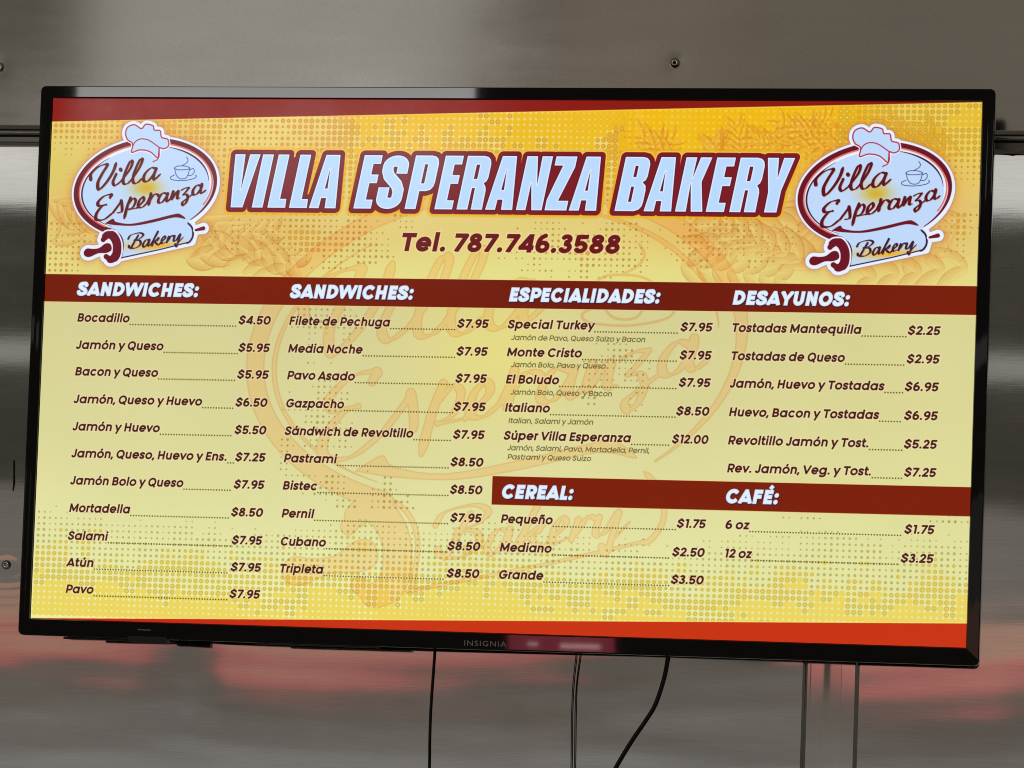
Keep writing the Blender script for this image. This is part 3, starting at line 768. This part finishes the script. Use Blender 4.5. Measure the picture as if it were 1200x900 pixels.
# ---------------------------------------------------------------- words and prices
for t_, x0, x1, y in (("SANDWICHES:", 70, 327.2, 410), ("SANDWICHES:", 524.2, 779.1, 409), ("ESPECIALIDADES:", 979.7, 1286.1, 409.5), ("DESAYUNOS:", 1435.2, 1666.8, 409.5), ("CEREAL:", 979.2, 1123.4, 808.3), ("CAFÉ:", 1434.3, 1537.7, 806.8)):
    text(t_, x0, y, 39.5, .182, [(C(40, 20, 60), 2.0, 1.15, .55, 1, 1.2), (C(206, 230, 250), .7, 1.15, 1, 0, 0), (C(228, 240, 255), -1.4, 2.5, 1, 0, 0)], x1, wide=(.92, 1.1))
XN = {0: 72.4, 1: 524., 2: 979.5, 3: 1435.3}; XP = {0: 483.2, 1: 937.8, 2: 1394.2, 3: 1848.8}
ROW = [464.5, 521, 576, 633.3, 689.8, 745.5, 801.5, 858.3, 915.5, 970.5, 1025.3]
MENU = {
0: [('Bocadillo', 183, '$4.50', 417), ('Jamón y Queso', 258, '$5.95', 418.9), ('Bacon y Queso', 248.8, '$5.95', 418.7), ('Jamón, Queso y Huevo', 345, '$6.50', 417.4), ('Jamón y Huevo', 257.4, '$5.50', 417.9), ('Jamón, Queso, Huevo y Ens.', 402.9, '$7.25', 421.5), ('Jamón Bolo y Queso', 312.3, '$7.95', 420.8), ('Mortadella', 201.4, '$8.50', 417.7), ('Salami', 155.9, '$7.95', 421.4), ('Atún', 128.4, '$7.95', 421.4), ('Pavo', 130.3, '$7.95', 421.2)],
1: [('Filete de Pechuga', 733.7, '$7.95', 875), ('Media Noche', 678.5, '$7.95', 875.6), ('Pavo Asado', 664.6, '$7.95', 875.4), ('Gazpacho', 644.1, '$7.95', 874), ('Sándwich de Revoltillo', 790.7, '$7.95', 874.9), ('Pastrami', 633.4, '$8.50', 871.7), ('Bistec', 595, '$8.50', 872.8), ('Pernil', 590.2, '$7.95', 875.5), ('Cubano', 617.5, '$8.50', 871.9), ('Tripleta', 614.4, '$8.50', 872.3)],
2: [('Special Turkey', 1154.9, '$7.95', 1331.9), ('Monte Cristo', 1131.8, '$7.95', 1332.1), ('El Boludo', 1087, '$7.95', 1332.3), ('Italiano', 1070.3, '$8.50', 1329), ('Súper Villa Esperanza', 1237.6, '$12.00', 1322.6), None, None, ('Pequeño', 1084.2, '$1.75', 1338), ('Mediano', 1084.1, '$2.50', 1330.7), ('Grande', 1069.1, '$3.50', 1330)],
3: [('Tostadas Mantequilla', 1693, '$2.25', 1786.5), ('Tostadas de Queso', 1661.8, '$2.95', 1786.1), ('Jamón, Huevo y Tostadas', 1741.8, '$6.95', 1784), ('Huevo, Bacon y Tostadas', 1733.1, '$6.95', 1784.4), ('Revoltillo Jamón y Tost.', 1714.9, '$5.25', 1785.8), ('Rev. Jamón, Veg. y Tost.', 1721.7, '$7.25', 1787.9), None, ('6 oz', 1481.9, '$1.75', 1791.8), ('12 oz', 1488.4, '$3.25', 1786.4)]}
INK = C(72, 27, 26)
for c_, rows in MENU.items():
    for i, row in enumerate(rows):
        if not row: continue
        nm, xe, pr, xp = row; y = ROW[i]
        LY = [(C(246, 228, 186), 2.0, 2.2, .5, 0, 0), (INK, .1, 1.15, 1, 0, 0)]
        text(nm, XN[c_], y, 24.8, .142, LY, xe)
        text(pr, xp, y, 24.8, .142, LY, XP[c_])
        x = xe+3.5
        while x < xp-2:
            r = reg(x-3, y+1, x+3, y+8); sl, X, Y = r
            paint(sl, C(84, 77, 26), cover(np.hypot(X-x, Y-y-4.2)-1.55)*.92)
            x += 5.75
for t_, x0, x1, y in (("Jamón de Pavo, Queso Suizo y Bacon", 987.5, 1260.6, 487.9), ("Jamón Bolo, Pavo y Queso", 989.5, 1181.8, 542.7), ("Jamón Bolo, Queso  y Bacon", 990.2, 1196.8, 598.4), ("Italian, Salami y Jamón", 987.9, 1160.6, 656.2), ("Jamón, Salami, Pavo, Mortadella, Pernil,", 987.9, 1277, 711), ("Pastrami y Queso Suizo", 988.6, 1158.9, 729.4)):
    text(t_, x0, y, 14.8, .098, [(C(96, 86, 44), .1, 1.15, .95, 0, 0)], x1, wide=(.95, 1.08))
# a little unevenness of the panel
sl, X, Y = reg(0, 0, 1920, 1080)
nr = np.random.default_rng(3)
CV += nr.normal(0, .007, (SH, SW, 1)).astype(np.float32)
CV = np.clip(CV, 0, 1)
# ---------------------------------------------------------------- the menu on the panel
img = bpy.data.images.new('menu_picture', SW, SH, alpha=False)
img.colorspace_settings.name = 'sRGB'
px = np.ones((SH, SW, 4), np.float32); px[..., :3] = CV[::-1]
img.pixels.foreach_set(px.ravel()); img.update(); img.pack()
del px

M_scr, nt, b = principled('lit_display', (.004, .004, .004), .08, 0, .16)
sm = nt.nodes.new('ShaderNodeTexNoise'); sm.inputs['Scale'].default_value = 5.5; sm.inputs['Detail'].default_value = 7; sm.inputs['Roughness'].default_value = .68
tcs = nt.nodes.new('ShaderNodeTexCoord'); nt.links.new(tcs.outputs['Object'], sm.inputs['Vector'])
mrs = nt.nodes.new('ShaderNodeMapRange'); mrs.inputs['From Min'].default_value = .35; mrs.inputs['From Max'].default_value = .7; mrs.inputs['To Min'].default_value = .06; mrs.inputs['To Max'].default_value = .17
nt.links.new(sm.outputs[0], mrs.inputs['Value']); nt.links.new(mrs.outputs[0], b.inputs['Roughness'])
ti = nt.nodes.new('ShaderNodeTexImage'); ti.image = img; ti.extension = 'EXTEND'
nt.links.new(ti.outputs[0], b.inputs['Emission Color']); b.inputs['Emission Strength'].default_value = 1.0

# ---------------------------------------------------------------- television
tv = empty('television', (0, .03, -.28), 'wall-mounted flat television with glossy black bezel showing a yellow and red bakery menu', 'television')
off = Matrix.Translation(tv.location).inverted()
def tpart(name, me, mat):
    me.transform(off); return link(name, me, mat, tv)
SWm, SHm = .465, .26156
bm = bmesh.new(); uv = bm.loops.layers.uv.new('UVMap')
vs = [bm.verts.new(p) for p in ((-SWm, .0, -SHm), (SWm, .0, -SHm), (SWm, .0, SHm), (-SWm, .0, SHm))]
f = bm.faces.new(vs)
for l, c in zip(f.loops, ((0, 0), (1, 0), (1, 1), (0, 1))): l[uv].uv = c
tpart('screen', mesh_bm(bm), M_scr)
# bezel: a rounded profile swept round the screen; deeper chin below
X0, X1, Z0, Z1 = -.4778, .4778, -.2785, .2740
def frame_bm():
    R = .005; pts = []
    for cx, cz, a0 in ((X1-R, Z1-R, 0), (X0+R, Z1-R, 90), (X0+R, Z0+R, 180), (X1-R, Z0+R, 270)):
        for k in range(7):
            a = math.radians(a0+k*15); pts.append((cx+R*math.cos(a), cz+R*math.sin(a)))
    outer = pts
    def inner(p, g):
        return (max(-SWm-g, min(SWm+g, p[0])), max(-SHm-g, min(SHm+g, p[1])))
    bm = bmesh.new(); rings = []
    # (blend 0 = inner opening, 1 = outer edge, depth y)
    prof = [(0, .0016), (0, -.0012), (.03, -.0022), (.08, -.0025), (.5, -.0025), (.92, -.0025), (.985, -.0014), (1.0, .0012), (1.0, .009)]
    for t, y in prof:
        ring = []
        for p in outer:
            q = inner(p, .0004); x = q[0]+(p[0]-q[0])*t; z = q[1]+(p[1]-q[1])*t
            yy = y
            if z < -SHm and t > .04: yy = y+(-SHm-z)*.155      # the chin slopes back
            ring.append(bm.verts.new((x, yy, z)))
        rings.append(ring)
    n = len(outer)
    for a, b_ in zip(rings, rings[1:]):
        for i in range(n):
            j = (i+1) % n
            try: bm.faces.new((a[i], a[j], b_[j], b_[i]))
            except ValueError: pass
    bmesh.ops.remove_doubles(bm, verts=bm.verts, dist=1e-6)
    bmesh.ops.recalc_face_normals(bm, faces=bm.faces)
    return bm
bz = tpart('bezel', mesh_bm(frame_bm()), M_gloss)
# back housing with a thicker lower half
bm = box_bm(X0+.010, X1-.010, .0092, .034, Z0+.003, Z1-.010, .003)
box_bm(-.40, .40, .0342, .062, -.2740, .10, .008, 3, bm)
tpart('back_housing', mesh_bm(bm), M_satin)
tpart('speaker_lip', mesh_bm(box_bm(-.433, -.352, .008, .020, -.2808, -.2787, .0006)), M_satin)
tpart('speaker_lip', mesh_bm(box_bm(-.236, -.110, .004, .018, -.2799, -.2787, .0004)), M_satin)
# receiver pod under the chin
bm = bmesh.new()
top, bot = -.2762, -.2832
sh = [(-.3640, top), (-.3225, top), (-.3232, bot+.0006), (-.3240, bot), (-.3560, bot), (-.3598, bot+.0012)]
fr = [bm.verts.new((x, -.0022, z)) for x, z in sh]; bk = [bm.verts.new((x, .010, z)) for x, z in sh]
bm.faces.new(fr); bm.faces.new(bk[::-1])
for i in range(len(sh)): bm.faces.new((fr[i], bk[i], bk[(i+1) % len(sh)], fr[(i+1) % len(sh)]))
bmesh.ops.recalc_face_normals(bm, faces=bm.faces)
pod = tpart('receiver_pod', mesh_bm(bm), M_satin)
mk = box_bm(-.3525, -.3395, -.0003, .0002, -.2700, -.2693); box_bm(-.3528, -.3518, -.0003, .0002, -.2702, -.2686, 0, 2, mk)
me = mesh_bm(mk); me.transform(Matrix.Translation((0, -.0020, 0)))
tpart('indicator_mark', me, M_grey)
# maker's lettering on the chin
cu = bpy.data.curves.new('t', 'FONT'); cu.body = 'INSIGNIA'; cu.size = .0074; cu.space_character = 1.17; cu.extrude = .00008; cu.offset = .0; cu.align_x = 'LEFT'
to = bpy.data.objects.new('t', cu); COL.objects.link(to); bpy.context.view_layer.update()
me = bpy.data.meshes.new_from_object(to.evaluated_get(bpy.context.evaluated_depsgraph_get())); bpy.data.objects.remove(to)
xs = [v.co.x for v in me.vertices]; w0, w1 = min(xs), max(xs)
me.transform(Matrix.Translation((-w0, 0, 0))); me.transform(Matrix.Diagonal((.0418/(w1-w0), 1, 1, 1)))
me.transform(Matrix.Rotation(math.radians(90+8.8), 4, 'X')); me.transform(Matrix.Translation((-.0220, -.00060, -.2748)))
me.materials.clear()
tpart('maker_lettering', me, M_grey)

# ---------------------------------------------------------------- steel wall
wall = empty('steel_wall', (0, .085, -.9), 'brushed stainless steel wall panels behind the television', 'wall', 'structure')
woff = Matrix.Translation(wall.location).inverted()
def wpart(name, me, mat):
    o = link(name, me, mat, wall); o.matrix_parent_inverse = woff; return o
def lerp(tab, x):
    for (a, va), (b_, vb) in zip(tab, tab[1:]):
        if x <= b_:
            t = max(0, min(1, (x-a)/(b_-a))); t = t*t*(3-2*t); return va+(vb-va)*t
    return tab[-1][1]
WAVE = [(-.7, .000), (-.52, -.0012), (-.47, -.002), (-.383, -.001), (-.350, -.0045), (-.325, -.0085), (-.303, -.004), (-.282, .0025), (-.24, .0042), (-.19, .0038), (-.13, .0016), (-.073, -.0004), (.015, -.003), (.08, -.0050), (.13, -.0085), (.20, -.010), (.30, -.010)]
WAVE2 = [(.35, .0006), (.40, .0012), (.48, .0010), (.52, -.002), (.7, 0.)]
def sheet(x0, x1, z0, z1, y, st, fn, thick=.0012):
    nx = int((x1-x0)/st); nz = int((z1-z0)/st)
    V = []; F = []
    for j in range(nz+1):
        z = z0+(z1-z0)*j/nz
        for i in range(nx+1):
            x = x0+(x1-x0)*i/nx; V.append((x, y+fn(x, z), z))
    for j in range(nz):
        for i in range(nx):
            a = j*(nx+1)+i; F.append((a, a+1, a+nx+2, a+nx+1))
    # turned-back edges
    k = len(V)
    ed = [j*(nx+1) for j in range(nz+1)]; e2 = [j*(nx+1)+nx for j in range(nz+1)]; e3 = list(range(nx+1)); e4 = [nz*(nx+1)+i for i in range(nx+1)]
    nf = len(F)
    for es, flip in ((ed, 0), (e2, 1), (e3, 1), (e4, 0)):
        base = len(V)
        for q in es: V.append((V[q][0], y+thick+.001, V[q][2]))
        for i in range(len(es)-1):
            a, b_ = es[i], es[i+1]; c, d = base+i, base+i+1
            F.append((a, b_, d, c) if flip else (a, c, d, b_))
    me = bpy.data.meshes.new('m'); me.from_pydata(V, [], F)
    for p in me.polygons: p.use_smooth = p.index < nf
    return me
def low_fn(tab):
    def f(x, z):
        d = lerp(tab, x); zz = z+.31; lean = .078*max(0, min(x, .62)-.352) if tab is WAVE2 else 0.
        fo = math.exp(-(zz/.11)**2)
        y = d*zz*fo+lean
        y += .00008*math.sin(x*5.1+1)*math.sin(z*7.+2)+.00003*math.sin(x*13+z*4)*math.cos(z*17+1)
        y += fo*(.000032*math.sin(z*60+2.2*math.sin(x*3+1))+.000013*math.sin(z*128+3*math.sin(x*6))*(1+math.sin(x*9))+.000010*math.sin(z*200+6*math.sin(x*4+2)))
        for cx, cz in ((-.5217, -.2057),):
            r2 = (x-cx)**2+(z-cz)**2; y += .0002*math.exp(-r2/.00008)
        return y
    return f
YW = .085
wpart('lower_panel', sheet(-1.30, .3030, -.92, .2300, YW, .005, low_fn(WAVE)), M_low)
wpart('lower_panel', sheet(.3520, 1.30, -.92, .2300, YW, .005, low_fn(WAVE2)), M_low)
# joint cover between the two lower panels: shallow folded strip
prof = [(.3022, .0864), (.3027, .0850), (.3060, .0847), (.3110, .0846), (.3125, .0848), (.3180, .0849), (.3330, .0848), (.3362, .0845), (.3385, .0841), (.3410, .0845), (.3450, .0847), (.3505, .0847), (.3528, .0850), (.3533, .0864)]
bm = bmesh.new(); rows = []
for k in range(61):
    z = -.92+k*(1.15)/60; rows.append([bm.verts.new((x+.0003*math.sin(z*9), y+.0002*math.sin(z*11+x*40), z)) for x, y in prof])
for a, b_ in zip(rows, rows[1:]):
    for i in range(len(prof)-1): bm.faces.new((a[i], a[i+1], b_[i+1], b_[i]))
wpart('joint_strip', mesh_bm(bm, True), M_strip)
# upper panel, proud of the lower ones, with a rolled hem
def up_fn(x, z):
    y = .030*(z-.2425)+.0004*math.sin(x*4+.6)*math.sin(z*5+1)+.00009*math.sin(x*23+z*9)
    for cx, cz in ((.1545, .3128), (-.5507, .307)):
        r = math.hypot(x-cx, z-cz); y += .00050*math.exp(-(r/.0085)**2)
    return y
wpart('upper_panel', sheet(-1.30, 1.30, .2425, .95, .0790, .005, up_fn, .004), M_up)
bm = bmesh.new(); rows = []
for i in range(41):
    x = -1.3+i*.065; rows.append([bm.verts.new((x, .0818-.0042*math.cos(math.radians(a)), .2396+.0029*math.sin(math.radians(a)))) for a in range(-90, 91, 20)])
for a, b_ in zip(rows, rows[1:]):
    for k in range(len(a)-1): bm.faces.new((a[k], b_[k], b_[k+1], a[k+1]))
wpart('rolled_hem', mesh_bm(bm, True), M_hem)
wpart('seam_gap', mesh_bm(box_bm(-1.3, 1.3, .0840, .0848, .2345, .2375)), M_dark)
# trim under the hem; its lower edge is ragged on the right, where old film was torn off
bm = bmesh.new(); tp = []; bt = []; rr = random.Random(7)
N_ = 520
for i in range(N_+1):
    x = -1.3+2.6*i/N_
    zb = .2308+.0003*math.sin(x*14) if x < .3 else .2283+.0012*math.sin(x*190)+.0011*math.sin(x*83+1)+rr.uniform(-.0007, .0007)
    tp.append(bm.verts.new((x, .0832, .2352))); bt.append(bm.verts.new((x, .0834, zb)))
for i in range(N_): bm.faces.new((bt[i], bt[i+1], tp[i+1], tp[i]))
g = bmesh.ops.extrude_face_region(bm, geom=list(bm.faces)); bmesh.ops.translate(bm, vec=(0, .0012, 0), verts=[v for v in g['geom'] if isinstance(v, bmesh.types.BMVert)])
bmesh.ops.recalc_face_normals(bm, faces=bm.faces)
wpart('trim_strip', mesh_bm(bm), M_trim)
# rivets
def rivet(x, y, z):
    prof = [(.0014, .0012), (.0014, -.0032), (.0021, -.0040), (.0033, -.0036), (.0046, -.0020), (.0050, .0002), (.0050, .0020)]
    o = wpart('rivet', lathe(prof, (x, y, z)), M_rivet)
    o2 = link('rivet_bore', lathe([(.0, -.0004), (.00145, -.0004)], (x, y, z), 16), M_dark, o)
    return o
rivet(.1533, .0800, .3128); rivet(-.5507, .0800, .307); rivet(-.5217, .0858, -.2057)
# a thin black scratch left of the television
bm = bmesh.new()
pp = [(-.5184, -.098, .0004), (-.5180, -.104, .0008), (-.5176, -.112, .0006), (-.5172, -.121, .0009), (-.5180, -.130, .0003)]
L_ = [bm.verts.new((x-w, .0838, z)) for x, z, w in pp]; R_ = [bm.verts.new((x+w, .0838, z)) for x, z, w in pp]
for i in range(len(pp)-1): bm.faces.new((L_[i], L_[i+1], R_[i+1], R_[i]))
wpart('scratch', mesh_bm(bm), M_dark)
# backing the panels are fixed to
wpart('backing_board', mesh_bm(box_bm(-1.31, 1.31, .1150, .13, -.93, .96)), M_dark)

# ---------------------------------------------------------------- cables
def cable(pts, r, label):
    o = link('cable', tube([(x, y, z) for x, y, z in pts], r), M_cable)
    base = Vector(pts[-1]); o.data.transform(Matrix.Translation(-base)); o.location = base
    o['label'] = label; o['category'] = 'cable'; o['group'] = 'black cables hanging below the television'
    return o
yc = .0815
cable([(-.075, .07, -.20), (-.0695, yc, -.262), (-.0698, yc, -.2794), (-.0706, yc, -.3031), (-.0714, yc, -.3250), (-.0718, yc, -.3455), (-.0716, yc, -.370), (-.0710, yc, -.3962), (-.071, yc, -.46), (-.074, yc, -.60)], .0008, 'single thin black cable hanging straight, leftmost below the television')
cable([(.080, .07, -.20), (.0753, yc, -.262), (.0741, yc, -.2790), (.0721, yc, -.3068), (.0717, yc, -.3300), (.0719, yc, -.3488), (.0730, yc, -.3907), (.073, yc, -.46), (.070, yc, -.60)], .0005, 'left strand of the close pair of thin black cables')
cable([(.086, .072, -.20), (.0797, yc, -.262), (.0782, yc, -.2789), (.0755, yc+.001, -.3067), (.0752, yc, -.3300), (.0755, yc, -.3487), (.0764, yc, -.3906), (.0767, yc, -.46), (.075, yc, -.60)], .0005, 'right strand of the close pair of thin black cables')
cable([(.172, .066, -.20), (.1685, .078, -.262), (.1660, .0805, -.2786), (.1625, .0815, -.2996), (.1549, .0815, -.3250), (.1453, .0815, -.3420), (.1316, .0815, -.3634), (.1164, .0815, -.3908), (.10, .0815, -.425), (.085, .0815, -.50), (.08, .0815, -.60)], .0017, 'thick black power cable curving down to the left, rightmost below the television')
